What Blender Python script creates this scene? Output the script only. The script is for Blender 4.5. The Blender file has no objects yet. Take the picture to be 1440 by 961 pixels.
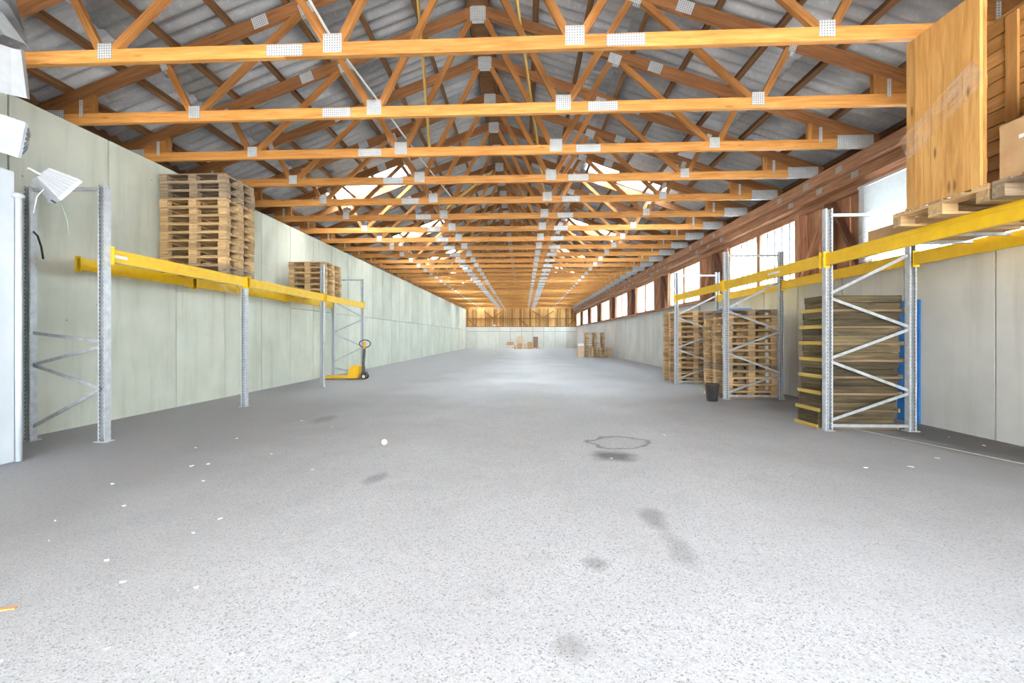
import bpy, bmesh, math, random
from mathutils import Vector, Matrix, Euler

random.seed(7)
scene = bpy.context.scene
col = scene.collection
PI = math.pi

# ------------------------------------------------------------------ camera
cam = bpy.data.cameras.new('camera')
cam.sensor_width = 36.0
cam.lens = 15.5
cam.shift_x = 0.00903
cam.shift_y = -0.0045
cam.clip_end = 400
camo = bpy.data.objects.new('camera', cam)
camo.location = (0, 0, 1.3)
camo.rotation_euler = (PI / 2, 0, math.atan(29 / 620))
col.objects.link(camo)
scene.camera = camo

# ------------------------------------------------------------------ sky, sun, exposure
world = bpy.data.worlds.new('overcast_sky')
scene.world = world
world.use_nodes = True
bg = world.node_tree.nodes['Background']
bg.inputs['Color'].default_value = (0.84, 0.93, 1.0, 1)
bg.inputs['Strength'].default_value = 12.0
sun = bpy.data.lights.new('sun', 'SUN')
sun.energy = 62.0
sun.angle = math.radians(8)
sun.color = (1.0, 0.96, 0.90)
suno = bpy.data.objects.new('sun', sun)
suno.rotation_euler = (math.radians(8), math.radians(-38), 0)
suno.location = (-20, 10, 30)
col.objects.link(suno)

scene.view_settings.view_transform = 'Standard'
scene.view_settings.look = 'None'
scene.view_settings.gamma = 1.0
scene.view_settings.use_curve_mapping = False
scene.view_settings.exposure = 1.0


def portal(name, loc, rot, sx, sy):
    l = bpy.data.lights.new(name, 'AREA')
    l.shape = 'RECTANGLE'
    l.size = sx
    l.size_y = sy
    l.cycles.is_portal = True
    o = bpy.data.objects.new(name, l)
    o.location = loc
    o.rotation_euler = rot
    col.objects.link(o)


# ------------------------------------------------------------------ hall dimensions
XL, XR = -6.41, 5.92          # inner faces of the concrete walls
XW = 5.80                     # inner face of the timber window wall
Y0, Y1 = -5.9, 49.0           # open gate end, far gable
ZC = 4.34                     # underside of truss bottom chords
XC = -0.76                    # ridge line
SILL, WTOP = 2.48, 3.83
SL = 0.36                     # roof slope
AL = math.atan(SL)
WIN0, WSTEP, WLEN = 4.57, 5.05, 3.10

GX0, GX1, GZ = -3.6, 4.4, 4.1   # gate opening in the near gable
portal('gate_portal', ((GX0 + GX1) / 2, Y0 - 0.3, GZ / 2), (-PI / 2, 0, 0), GX1 - GX0, GZ)
for k in range(-1, 9):
    yc = WIN0 + WSTEP * k + WLEN / 2
    portal('window_portal', (XW + 0.3, yc, (SILL + WTOP) / 2), (0, PI / 2, 0), WTOP - SILL, WLEN)


# ------------------------------------------------------------------ materials
class N:
    def __init__(s, name):
        s.m = bpy.data.materials.new(name)
        s.m.use_nodes = True
        s.t = s.m.node_tree
        s.b = s.t.nodes['Principled BSDF']
        s.out = s.t.nodes['Material Output']

    def n(s, kind, **kw):
        nd = s.t.nodes.new(kind)
        for k, v in kw.items():
            if hasattr(nd, k):
                setattr(nd, k, v)
            else:
                nd.inputs[k.replace('_', ' ')].default_value = v
        return nd

    def l(s, a, b):
        s.t.links.new(a, b)

    def coords(s, scale, rnd=True, kind='Object'):
        tc = s.n('ShaderNodeTexCoord')
        mp = s.n('ShaderNodeMapping')
        mp.inputs['Scale'].default_value = scale
        src = tc.outputs[kind]
        if rnd:
            oi = s.n('ShaderNodeObjectInfo')
            mu = s.n('ShaderNodeVectorMath', operation='MULTIPLY_ADD')
            cb = s.n('ShaderNodeCombineXYZ')
            s.l(oi.outputs['Random'], cb.inputs[0])
            s.l(oi.outputs['Random'], cb.inputs[1])
            s.l(oi.outputs['Random'], cb.inputs[2])
            s.l(cb.outputs[0], mu.inputs[0])
            mu.inputs[1].default_value = (37.0, 53.0, 71.0)
            s.l(src, mu.inputs[2])
            src = mu.outputs[0]
        s.l(src, mp.inputs['Vector'])
        return mp.outputs[0]

    def noise(s, vec, scale=1, detail=4, rough=0.55, dist=0):
        nd = s.n('ShaderNodeTexNoise')
        nd.inputs['Scale'].default_value = scale
        nd.inputs['Detail'].default_value = detail
        nd.inputs['Roughness'].default_value = rough
        nd.inputs['Distortion'].default_value = dist
        s.l(vec, nd.inputs['Vector'])
        return nd.outputs['Fac']

    def ramp(s, fac, stops):
        r = s.n('ShaderNodeValToRGB')
        e = r.color_ramp.elements
        while len(e) < len(stops):
            e.new(0.5)
        for i, (p, c) in enumerate(stops):
            e[i].position = p
            e[i].color = c if len(c) == 4 else (*c, 1)
        s.l(fac, r.inputs[0])
        return r.outputs[0]

    def mix(s, fac, a, b, mode='MIX'):
        m = s.n('ShaderNodeMix', data_type='RGBA', blend_type=mode)
        if isinstance(fac, (int, float)):
            m.inputs[0].default_value = fac
        else:
            s.l(fac, m.inputs[0])
        for i, v in ((6, a), (7, b)):
            if isinstance(v, tuple):
                m.inputs[i].default_value = v if len(v) == 4 else (*v, 1)
            else:
                s.l(v, m.inputs[i])
        return m.outputs[2]

    def math(s, op, a, b=0.0):
        m = s.n('ShaderNodeMath', operation=op)
        for i, v in ((0, a), (1, b)):
            if isinstance(v, (int, float)):
                m.inputs[i].default_value = v
            else:
                s.l(v, m.inputs[i])
        return m.outputs[0]

    def vary(s, colr, lo=0.85, hi=1.12):
        oi = s.n('ShaderNodeObjectInfo')
        mr = s.n('ShaderNodeMapRange')
        mr.inputs['To Min'].default_value = lo
        mr.inputs['To Max'].default_value = hi
        s.l(oi.outputs['Random'], mr.inputs[0])
        h = s.n('ShaderNodeHueSaturation')
        s.l(mr.outputs[0], h.inputs['Value'])
        s.l(colr, h.inputs['Color'])
        return h.outputs[0]

    def bump(s, h, strength=0.3, dist=0.01):
        b = s.n('ShaderNodeBump')
        b.inputs['Strength'].default_value = strength
        b.inputs['Distance'].default_value = dist
        s.l(h, b.inputs['Height'])
        s.l(b.outputs[0], s.b.inputs['Normal'])

    def done(s, colr=None, rough=0.7, metal=0.0, spec=None):
        if colr is not None:
            if isinstance(colr, tuple):
                s.b.inputs['Base Color'].default_value = (*colr[:3], 1)
            else:
                s.l(colr, s.b.inputs['Base Color'])
        s.b.inputs['Roughness'].default_value = rough
        s.b.inputs['Metallic'].default_value = metal
        if spec is not None:
            s.b.inputs['Specular IOR Level'].default_value = spec
        return s.m


def wood(name, dark, mid, light, rough=0.65, lo=0.85, hi=1.12, knots=0.5, across=16):
    m = N(name)
    v = m.coords((1.2, across, across))
    g = m.noise(v, 1.6, 5, 0.6, 0.6)
    c = m.ramp(g, [(0.30, dark), (0.52, mid), (0.74, light)])
    v2 = m.coords((1.6, 6.0, 6.0))
    vo = m.n('ShaderNodeTexVoronoi')
    vo.inputs['Scale'].default_value = 1.0
    m.l(v2, vo.inputs['Vector'])
    k = m.ramp(vo.outputs['Distance'], [(0.05, (1, 1, 1)), (0.12, (0, 0, 0))])
    kf = m.math('MULTIPLY', k, knots)
    c = m.mix(kf, c, tuple(x * 0.35 for x in dark))
    big = m.noise(m.coords((0.6, 2, 2)), 1.0, 2)
    c = m.mix(m.ramp(big, [(0.35, (0.25,) * 3), (0.65, (0, 0, 0))]), c, dark)
    c = m.vary(c, lo, hi)
    m.bump(g, 0.15, 0.004)
    return m.done(c, rough, spec=0.35)


M = {}
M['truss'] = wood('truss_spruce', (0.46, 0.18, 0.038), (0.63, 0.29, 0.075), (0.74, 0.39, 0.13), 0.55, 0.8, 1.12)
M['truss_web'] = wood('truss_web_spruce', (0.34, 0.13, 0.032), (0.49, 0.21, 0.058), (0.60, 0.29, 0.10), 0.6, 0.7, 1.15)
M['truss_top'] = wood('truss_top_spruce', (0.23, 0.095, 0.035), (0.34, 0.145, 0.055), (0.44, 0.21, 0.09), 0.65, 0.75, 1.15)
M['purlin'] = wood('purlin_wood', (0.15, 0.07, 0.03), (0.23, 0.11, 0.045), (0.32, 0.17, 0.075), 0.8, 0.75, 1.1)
M['timber'] = wood('red_brown_timber', (0.32, 0.14, 0.07), (0.50, 0.26, 0.15), (0.62, 0.36, 0.22), 0.7)
M['timber_dark'] = wood('dark_timber', (0.13, 0.06, 0.035), (0.20, 0.10, 0.06), (0.29, 0.16, 0.10), 0.75)
M['gable'] = wood('gable_boards', (0.50, 0.26, 0.08), (0.72, 0.42, 0.15), (0.86, 0.58, 0.25), 0.7, 0.6, 1.25)
M['gable_dark'] = wood('gable_frame_wood', (0.22, 0.09, 0.03), (0.33, 0.15, 0.05), (0.42, 0.21, 0.08), 0.7)
M['pallet'] = wood('pallet_wood', (0.38, 0.22, 0.10), (0.62, 0.41, 0.20), (0.78, 0.57, 0.32), 0.8, 0.65, 1.15)
M['pallet_grey'] = wood('weathered_pallet_wood', (0.22, 0.15, 0.09), (0.36, 0.26, 0.17), (0.52, 0.40, 0.28), 0.85, 0.7, 1.1)
M['pallet_pink'] = wood('fresh_pallet_wood', (0.45, 0.26, 0.13), (0.66, 0.44, 0.25), (0.80, 0.60, 0.38), 0.8, 0.75, 1.1)
M['moss'] = wood('mossy_board', (0.05, 0.038, 0.022), (0.12, 0.088, 0.045), (0.22, 0.17, 0.085), 0.85, 0.5, 1.5)
M['moss_brown'] = wood('brown_mossy_board', (0.16, 0.10, 0.06), (0.26, 0.17, 0.10), (0.36, 0.25, 0.15), 0.85, 0.7, 1.2)
M['moss_edge'] = wood('yellowed_board', (0.42, 0.27, 0.06), (0.60, 0.42, 0.10), (0.72, 0.54, 0.18), 0.8, 0.8, 1.1)
M['pine'] = wood('varnished_pine', (0.52, 0.25, 0.065), (0.70, 0.38, 0.12), (0.80, 0.48, 0.18), 0.45, 0.82, 1.08, 0.9, 12)
M['pine_dark'] = wood('brown_pine', (0.36, 0.17, 0.05), (0.52, 0.27, 0.085), (0.64, 0.36, 0.13), 0.5, 0.85, 1.06, 0.9, 12)
M['lath'] = wood('yellow_lath', (0.45, 0.27, 0.06), (0.62, 0.40, 0.10), (0.72, 0.50, 0.18), 0.7)


def concrete(name, a, b, stain):
    m = N(name)
    v = m.coords((1, 1, 1))
    big = m.noise(v, 0.9, 5, 0.6)
    c = m.ramp(big, [(0.30, a), (0.70, b)])
    streak = m.noise(m.coords((5, 5, 0.45)), 1.0, 4, 0.6)
    c = m.mix(m.ramp(streak, [(0.50, (0, 0, 0)), (0.75, (0.5, 0.5, 0.5))]), c, stain)
    vo = m.n('ShaderNodeTexVoronoi')
    vo.inputs['Scale'].default_value = 2.6
    m.l(v, vo.inputs['Vector'])
    pit = m.ramp(vo.outputs['Distance'], [(0.02, (1, 1, 1)), (0.05, (0, 0, 0))])
    c = m.mix(m.math('MULTIPLY', pit, 0.55), c, (0.12, 0.11, 0.10))
    c = m.vary(c, 0.95, 1.04)
    fine = m.noise(v, 40, 3, 0.6)
    m.bump(fine, 0.12, 0.004)
    return m.done(c, 0.85, spec=0.25)


M['conc_l'] = concrete('greenish_concrete', (0.57, 0.585, 0.49), (0.71, 0.725, 0.63), (0.46, 0.48, 0.37))
M['conc_r'] = concrete('grey_concrete', (0.57, 0.555, 0.525), (0.69, 0.675, 0.645), (0.47, 0.44, 0.39))
M['conc_b'] = concrete('pale_concrete', (0.67, 0.67, 0.61), (0.78, 0.78, 0.72), (0.60, 0.60, 0.53))


def asphalt():
    m = N('asphalt_floor')
    v = m.coords((1, 1, 1), False)
    vo = m.n('ShaderNodeTexVoronoi')
    vo.inputs['Scale'].default_value = 135.0
    m.l(v, vo.inputs['Vector'])
    sep = m.n('ShaderNodeSeparateColor')
    m.l(vo.outputs['Color'], sep.inputs[0])
    c = m.ramp(sep.outputs[0], [(0.0, (0.28, 0.28, 0.29)), (0.16, (0.55, 0.56, 0.585)), (0.65, (0.645, 0.655, 0.685)), (1.0, (0.73, 0.74, 0.76))])
    big = m.noise(v, 0.55, 6, 0.62)
    c = m.mix(m.ramp(big, [(0.35, (0.42,) * 3), (0.62, (0, 0, 0))]), c, (0.46, 0.46, 0.475))
    mid = m.noise(v, 3.0, 5, 0.65)
    c = m.mix(m.ramp(mid, [(0.55, (0, 0, 0)), (0.75, (0.35,) * 3)]), c, (0.40, 0.40, 0.405))
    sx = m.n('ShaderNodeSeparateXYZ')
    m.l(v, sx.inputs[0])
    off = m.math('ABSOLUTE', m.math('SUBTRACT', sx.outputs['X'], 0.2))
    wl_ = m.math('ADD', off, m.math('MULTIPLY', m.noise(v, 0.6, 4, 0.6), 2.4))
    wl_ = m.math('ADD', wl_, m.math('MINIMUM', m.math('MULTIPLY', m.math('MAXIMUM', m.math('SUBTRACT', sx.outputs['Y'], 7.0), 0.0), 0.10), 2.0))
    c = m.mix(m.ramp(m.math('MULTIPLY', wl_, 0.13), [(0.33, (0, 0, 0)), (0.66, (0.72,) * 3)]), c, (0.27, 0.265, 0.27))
    # stains and dark patches that lie on the asphalt
    wob = m.n('ShaderNodeTexNoise')
    wob.inputs['Scale'].default_value = 3.5
    wob.inputs['Detail'].default_value = 4
    m.l(v, wob.inputs['Vector'])

    def spot(cx, cy, rx, ry, amt, ring=False):
        sub = m.n('ShaderNodeVectorMath', operation='MULTIPLY_ADD')
        m.l(wob.outputs['Color'], sub.inputs[0])
        sub.inputs[1].default_value = (0.6 * rx + 0.12, 0.6 * ry + 0.12, 0)
        sub.inputs[2].default_value = (-cx - 0.3 * rx - 0.06, -cy - 0.3 * ry - 0.06, 0)
        ad = m.n('ShaderNodeVectorMath', operation='ADD')
        m.l(sub.outputs[0], ad.inputs[0])
        m.l(v, ad.inputs[1])
        sc = m.n('ShaderNodeVectorMath', operation='MULTIPLY')
        m.l(ad.outputs[0], sc.inputs[0])
        sc.inputs[1].default_value = (1 / rx, 1 / ry, 0)
        ln = m.n('ShaderNodeVectorMath', operation='LENGTH')
        m.l(sc.outputs[0], ln.inputs[0])
        if ring:
            r = m.ramp(ln.outputs['Value'], [(0.72, (0.1 * amt,) * 3), (0.9, (amt,) * 3), (1.0, (0, 0, 0))])
        else:
            r = m.ramp(ln.outputs['Value'], [(0.4, (amt,) * 3), (1.0, (0, 0, 0))])
        return r

    for s in [(1.18, 5.5, 0.40, 0.36, 0.65, True), (0.98, 4.87, 0.30, 0.30, 0.75, False), (0.93, 3.2, 0.12, 0.24, 0.4, False),
              (0.95, 2.75, 0.10, 0.3, 0.28, False), (0.42, 2.55, 0.10, 0.10, 0.40, False), (0.2, 1.84, 0.09, 0.10, 0.30, False),
              (-1.36, 4.0, 0.10, 0.22, 0.40, False), (-3.15, 6.8, 0.2, 0.5, 0.35, False), (5.5, 6.0, 0.8, 2.4, 0.75, False),
              (4.9, 8.2, 1.2, 0.8, 0.35, False)]:
        c = m.mix(spot(*s), c, (0.09, 0.085, 0.085))
    m.bump(vo.outputs['Distance'], 0.25, 0.004)
    return m.done(c, 0.72, spec=0.35)


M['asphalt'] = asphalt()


def yard():
    m = N('yard_gravel')
    c = m.ramp(m.noise(m.coords((1, 1, 1), False), 3, 5), [(0.3, (0.36, 0.35, 0.33)), (0.7, (0.50, 0.49, 0.47))])
    return m.done(c, 0.9)


M['yard'] = yard()


def galv():
    m = N('galvanised_steel')
    v = m.coords((1, 1, 1))
    c = m.ramp(m.noise(v, 14, 4, 0.6), [(0.3, (0.40, 0.42, 0.44)), (0.7, (0.60, 0.62, 0.64))])
    return m.done(c, 0.45, 0.35)


def perforated():
    m = N('perforated_steel')
    tc = m.n('ShaderNodeTexCoord')
    sp = m.n('ShaderNodeSeparateXYZ')
    m.l(tc.outputs['Object'], sp.inputs[0])
    fz = m.math('FRACT', m.math('MULTIPLY', sp.outputs['X'], 20.0))
    hz = m.math('LESS_THAN', m.math('ABSOLUTE', m.math('SUBTRACT', fz, 0.5)), 0.27)
    fx = m.math('ABSOLUTE', m.math('SUBTRACT', m.math('ABSOLUTE', sp.outputs['Y']), 0.022))
    hx = m.math('LESS_THAN', fx, 0.0065)
    h = m.math('MULTIPLY', hz, hx)
    v = m.coords((1, 1, 1))
    c = m.ramp(m.noise(v, 14, 4, 0.6), [(0.3, (0.46, 0.48, 0.50)), (0.7, (0.64, 0.66, 0.67))])
    c = m.mix(h, c, (0.03, 0.03, 0.03))
    return m.done(c, 0.45, 0.3)


def nailplate():
    m = N('nail_plate_steel')
    tc = m.n('ShaderNodeTexCoord')
    sp = m.n('ShaderNodeSeparateXYZ')
    m.l(tc.outputs['Object'], sp.inputs[0])
    fx = m.math('FRACT', m.math('MULTIPLY', sp.outputs['X'], 36.0))
    fz = m.math('FRACT', m.math('MULTIPLY', sp.outputs['Z'], 36.0))
    hx = m.math('GREATER_THAN', m.math('ABSOLUTE', m.math('SUBTRACT', fx, 0.5)), 0.22)
    hz = m.math('GREATER_THAN', m.math('ABSOLUTE', m.math('SUBTRACT', fz, 0.5)), 0.22)
    h = m.math('MULTIPLY', hx, hz)
    v = m.coords((1, 1, 1))
    c = m.ramp(m.noise(v, 10, 3), [(0.3, (0.56, 0.59, 0.62)), (0.7, (0.70, 0.73, 0.76))])
    c = m.mix(m.math('MULTIPLY', h, 0.75), c, (0.16, 0.15, 0.14))
    return m.done(c, 0.5, 0.2)


M['galv'] = galv()
M['perf'] = perforated()
M['plate'] = nailplate()


def paint(name, a, b, rough=0.4, scale=8, metal=0.0):
    m = N(name)
    c = m.ramp(m.noise(m.coords((1, 1, 1)), scale, 4, 0.6), [(0.3, a), (0.7, b)])
    return m.done(c, rough, metal)


M['yellow'] = paint('yellow_beam_paint', (0.80, 0.46, 0.004), (0.88, 0.56, 0.01), 0.4)
M['yellow_jack'] = paint('yellow_jack_paint', (0.78, 0.42, 0.01), (0.88, 0.52, 0.02), 0.4)
M['white'] = paint('white_sheet_metal', (0.56, 0.60, 0.64), (0.64, 0.68, 0.72), 0.4, 3)
M['lampwhite'] = paint('white_lamp_housing', (0.40, 0.415, 0.44), (0.50, 0.515, 0.54), 0.4, 6)
M['lampglass'] = paint('frosted_lamp_glass', (0.36, 0.46, 0.58), (0.52, 0.58, 0.66), 0.15, 2.5)
M['black'] = paint('black_rubber', (0.02, 0.02, 0.02), (0.05, 0.05, 0.05), 0.6)
M['darkmetal'] = paint('dark_steel', (0.07, 0.075, 0.085), (0.14, 0.145, 0.155), 0.45, 8, 0.3)
M['bin'] = paint('black_plastic_bin', (0.035, 0.033, 0.032), (0.07, 0.065, 0.06), 0.35, 5)
M['card'] = paint('brown_cardboard', (0.50, 0.30, 0.14), (0.60, 0.38, 0.19), 0.85, 4)
M['card_pale'] = paint('pale_cardboard', (0.66, 0.47, 0.31), (0.76, 0.57, 0.40), 0.85, 4)
M['card_dark'] = paint('brown_board', (0.25, 0.13, 0.09), (0.34, 0.19, 0.14), 0.8, 4)
M['paper'] = paint('white_paper', (0.80, 0.80, 0.78), (0.88, 0.88, 0.87), 0.8, 8)
M['orange'] = paint('orange_scrap', (0.70, 0.30, 0.08), (0.80, 0.38, 0.12), 0.7)
M['ball'] = paint('pale_yellow_rubber', (0.78, 0.76, 0.50), (0.86, 0.84, 0.60), 0.6)
M['blue'] = paint('deep_blue', (0.004, 0.10, 0.36), (0.02, 0.20, 0.56), 0.5, 3)
M['blue_wrap'] = paint('blue_wrap', (0.10, 0.25, 0.60), (0.30, 0.45, 0.75), 0.4, 12)
M['red'] = paint('pinkish_sack', (0.62, 0.30, 0.25), (0.75, 0.42, 0.35), 0.8)
M['sleeve'] = paint('steel_roller', (0.55, 0.55, 0.55), (0.65, 0.65, 0.65), 0.4)
M['slat'] = paint('blind_slat_white', (0.66, 0.69, 0.72), (0.74, 0.77, 0.80), 0.4)
M['alu'] = paint('aluminium_bar', (0.42, 0.46, 0.50), (0.52, 0.56, 0.60), 0.4)
M['cable_white'] = paint('white_cable', (0.75, 0.75, 0.72), (0.82, 0.82, 0.80), 0.5)
M['cable_green'] = paint('grey_green_cable', (0.28, 0.36, 0.24), (0.36, 0.44, 0.32), 0.5)
M['line'] = paint('worn_white_line_paint', (0.50, 0.50, 0.48), (0.66, 0.66, 0.64), 0.8, 20)
M['label'] = paint('white_label', (0.80, 0.80, 0.80), (0.86, 0.86, 0.86), 0.6)


def sheetmat():
    m = N('fibre_cement_sheet')
    v = m.coords((1, 1, 1))
    a = m.noise(v, 1.2, 5, 0.65)
    c = m.ramp(a, [(0.3, (0.36, 0.36, 0.37)), (0.7, (0.56, 0.56, 0.57))])
    f = m.noise(v, 16, 4, 0.7)
    c = m.mix(m.ramp(f, [(0.52, (0, 0, 0)), (0.72, (0.6,) * 3)]), c, (0.68, 0.67, 0.66))
    st = m.noise(m.coords((0.6, 9, 1)), 1.0, 3)
    c = m.mix(m.ramp(st, [(0.52, (0, 0, 0)), (0.75, (0.5,) * 3)]), c, (0.24, 0.24, 0.26))
    return m.done(m.vary(c, 0.88, 1.1), 0.9, spec=0.2)


M['sheet'] = sheetmat()


def transl(name, colr, tcol, tfac, noise=None):
    m = N(name)
    tr = m.n('ShaderNodeBsdfTranslucent')
    tr.inputs[0].default_value = (*colr, 1)
    if noise:
        c = m.ramp(m.noise(m.coords((1, 1, 1)), noise, 3), [(0.3, tuple(x * 0.88 for x in colr)), (0.7, colr)])
        m.l(c, tr.inputs[0])
    tp = m.n('ShaderNodeBsdfTransparent')
    tp.inputs[0].default_value = (*tcol, 1)
    mx = m.n('ShaderNodeMixShader')
    mx.inputs[0].default_value = tfac
    m.l(tr.outputs[0], mx.inputs[1])
    m.l(tp.outputs[0], mx.inputs[2])
    m.l(mx.outputs[0], m.out.inputs[0])
    return m.m


M['skylight'] = transl('translucent_roof_sheet', (0.80, 0.83, 0.84), (0.9, 0.95, 1), 0.15, 2)
M['pane'] = transl('milky_window_pane', (0.62, 0.70, 0.74), (0.88, 0.96, 1.0), 0.8, 1.5)
M['pane_clear'] = transl('clear_window_pane', (0.5, 0.55, 0.56), (0.92, 0.96, 0.97), 0.85)


def film():
    m = N('clear_stretch_film')
    tp = m.n('ShaderNodeBsdfTransparent')
    gl = m.n('ShaderNodeBsdfDiffuse')
    gl.inputs[0].default_value = (0.85, 0.80, 0.74, 1)
    f = m.noise(m.coords((3, 14, 14)), 1.5, 4)
    r = m.ramp(f, [(0.45, (0.03,) * 3), (0.75, (0.22,) * 3)])
    mx = m.n('ShaderNodeMixShader')
    m.l(r, mx.inputs[0])
    m.l(tp.outputs[0], mx.inputs[1])
    m.l(gl.outputs[0], mx.inputs[2])
    m.l(mx.outputs[0], m.out.inputs[0])
    return m.m


M['film'] = film()

# ------------------------------------------------------------------ helpers
CACHE = {}


def box_mesh(lx, ly, lz, mat):
    key = (round(lx, 4), round(ly, 4), round(lz, 4), mat)
    if key not in CACHE:
        x, y, z = lx / 2, ly / 2, lz / 2
        vs = [(-x, -y, -z), (x, -y, -z), (x, y, -z), (-x, y, -z), (-x, -y, z), (x, -y, z), (x, y, z), (-x, y, z)]
        fs = [(0, 3, 2, 1), (4, 5, 6, 7), (0, 1, 5, 4), (1, 2, 6, 5), (2, 3, 7, 6), (3, 0, 4, 7)]
        me = bpy.data.meshes.new('box')
        me.from_pydata(vs, [], fs)
        me.materials.append(M[mat])
        CACHE[key] = me
    return CACHE[key]


def link(name, data, parent=None, loc=(0, 0, 0), rot=(0, 0, 0)):
    o = bpy.data.objects.new(name, data)
    col.objects.link(o)
    o.parent = parent
    o.location = loc
    o.rotation_euler = rot
    return o


def box(name, size, loc, mat, parent=None, rot=(0, 0, 0)):
    return link(name, box_mesh(*size, mat), parent, loc, rot)


def span(name, lo, hi, mat, parent=None):
    """axis-aligned box from corner lo to corner hi"""
    size = [b - a for a, b in zip(lo, hi)]
    return box(name, size, [(a + b) / 2 for a, b in zip(lo, hi)], mat, parent)


def vspan(name, lo, hi, mat, parent=None):
    """upright board: local X runs up so the grain is vertical"""
    sx, sy, sz = [b - a for a, b in zip(lo, hi)]
    return box(name, (sz, sy, sx), [(a + b) / 2 for a, b in zip(lo, hi)], mat, parent, (0, -PI / 2, 0))


def yspan(name, lo, hi, mat, parent=None):
    """board along Y: local X runs along world Y"""
    sx, sy, sz = [b - a for a, b in zip(lo, hi)]
    return box(name, (sy, sx, sz), [(a + b) / 2 for a, b in zip(lo, hi)], mat, parent, (0, 0, PI / 2))


def bar(name, p0, p1, w, h, mat, parent=None, up=(0, 0, 1)):
    """straight member, local X along p0->p1, h measured towards up"""
    p0, p1 = Vector(p0), Vector(p1)
    d = p1 - p0
    L = d.length
    x = d.normalized()
    u = Vector(up)
    if abs(x.dot(u)) > 0.999:
        u = Vector((1, 0, 0))
    y = u.cross(x).normalized()
    z = x.cross(y)
    R = Matrix((x, y, z)).transposed()
    return link(name, box_mesh(L, w, h, mat), parent, (p0 + p1) / 2, R.to_euler())


def prism(name, pts, depth, mat, parent=None, loc=(0, 0, 0), axis='Y'):
    """polygon (a, z) extruded along Y (or (y, z) along X)"""
    vs = []
    for s in (-depth / 2, depth / 2):
        for a, z in pts:
            vs.append((a, s, z) if axis == 'Y' else (s, a, z))
    n = len(pts)
    fs = [tuple(range(n - 1, -1, -1)), tuple(range(n, 2 * n))] + [(i, (i + 1) % n, n + (i + 1) % n, n + i) for i in range(n)]
    me = bpy.data.meshes.new(name)
    me.from_pydata(vs, [], fs)
    me.materials.append(M[mat])
    bm = bmesh.new()
    bm.from_mesh(me)
    bmesh.ops.recalc_face_normals(bm, faces=bm.faces)
    bm.to_mesh(me)
    bm.free()
    return link(name, me, parent, loc)


def tube(name, pts, r, mat, parent=None, loc=(0, 0, 0), seg=8, closed=False):
    bm = bmesh.new()
    P = [Vector(p) for p in pts]
    n = len(P)
    rings = []
    up = Vector((0.31, 0.22, 0.93))
    for i in range(n):
        a = P[(i - 1) % n] if (closed or i > 0) else P[i]
        b = P[(i + 1) % n] if (closed or i < n - 1) else P[i]
        t = (b - a).normalized()
        u = t.cross(up).normalized()
        v = t.cross(u)
        rings.append([bm.verts.new(P[i] + (u * math.cos(2 * PI * k / seg) + v * math.sin(2 * PI * k / seg)) * r) for k in range(seg)])
    for i in range(n if closed else n - 1):
        A, B = rings[i], rings[(i + 1) % n]
        for k in range(seg):
            bm.faces.new((A[k], A[(k + 1) % seg], B[(k + 1) % seg], B[k]))
    if not closed:
        bm.faces.new(rings[0][::-1])
        bm.faces.new(rings[-1])
    bmesh.ops.recalc_face_normals(bm, faces=bm.faces)
    me = bpy.data.meshes.new(name)
    bm.to_mesh(me)
    bm.free()
    for p in me.polygons:
        p.use_smooth = True
    me.materials.append(M[mat])
    return link(name, me, parent, loc)


def lathe(name, prof, mat, parent=None, loc=(0, 0, 0), rot=(0, 0, 0), seg=20):
    vs, fs = [], []
    for r, z in prof:
        for k in range(seg):
            a = 2 * PI * k / seg
            vs.append((r * math.cos(a), r * math.sin(a), z))
    for i in range(len(prof) - 1):
        for k in range(seg):
            fs.append((i * seg + k, i * seg + (k + 1) % seg, (i + 1) * seg + (k + 1) % seg, (i + 1) * seg + k))
    fs.append(tuple(range(seg - 1, -1, -1)))
    fs.append(tuple((len(prof) - 1) * seg + k for k in range(seg)))
    me = bpy.data.meshes.new(name)
    me.from_pydata(vs, [], fs)
    me.materials.append(M[mat])
    for p in me.polygons[:-2]:
        p.use_smooth = True
    return link(name, me, parent, loc, rot)


def empty(name, loc=(0, 0, 0), rotz=0):
    o = link(name, None, None, loc, (0, 0, rotz))
    o.empty_display_size = 0.1
    return o


def struct(o):
    o['kind'] = 'structure'
    return o


def tag(o, label, cat, group=None):
    o['label'] = label
    o['category'] = cat
    if group:
        o['group'] = group
    return o


def copy_tree(root, loc, rot=None, kids=None):
    r = root.copy()
    col.objects.link(r)
    r.location = loc
    if rot is not None:
        r.rotation_euler = rot
    for ch in (kids if kids is not None else list(root.children)):
        c = ch.copy()
        col.objects.link(c)
        c.parent = r
        for g in list(ch.children):
            d = g.copy()
            col.objects.link(d)
            d.parent = c
    return r


# ------------------------------------------------------------------ floor, yard
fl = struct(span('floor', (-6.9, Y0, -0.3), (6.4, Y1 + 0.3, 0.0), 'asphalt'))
me = fl.data.copy()
fl.data = me
for v in me.vertices:            # keep the floor's own coordinates equal to world metres
    v.co += fl.location
fl.location = (0, 0, 0)
yd = struct(span('ground', (-60, -60, -0.7), (60, 110, -0.31), 'yard'))

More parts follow.
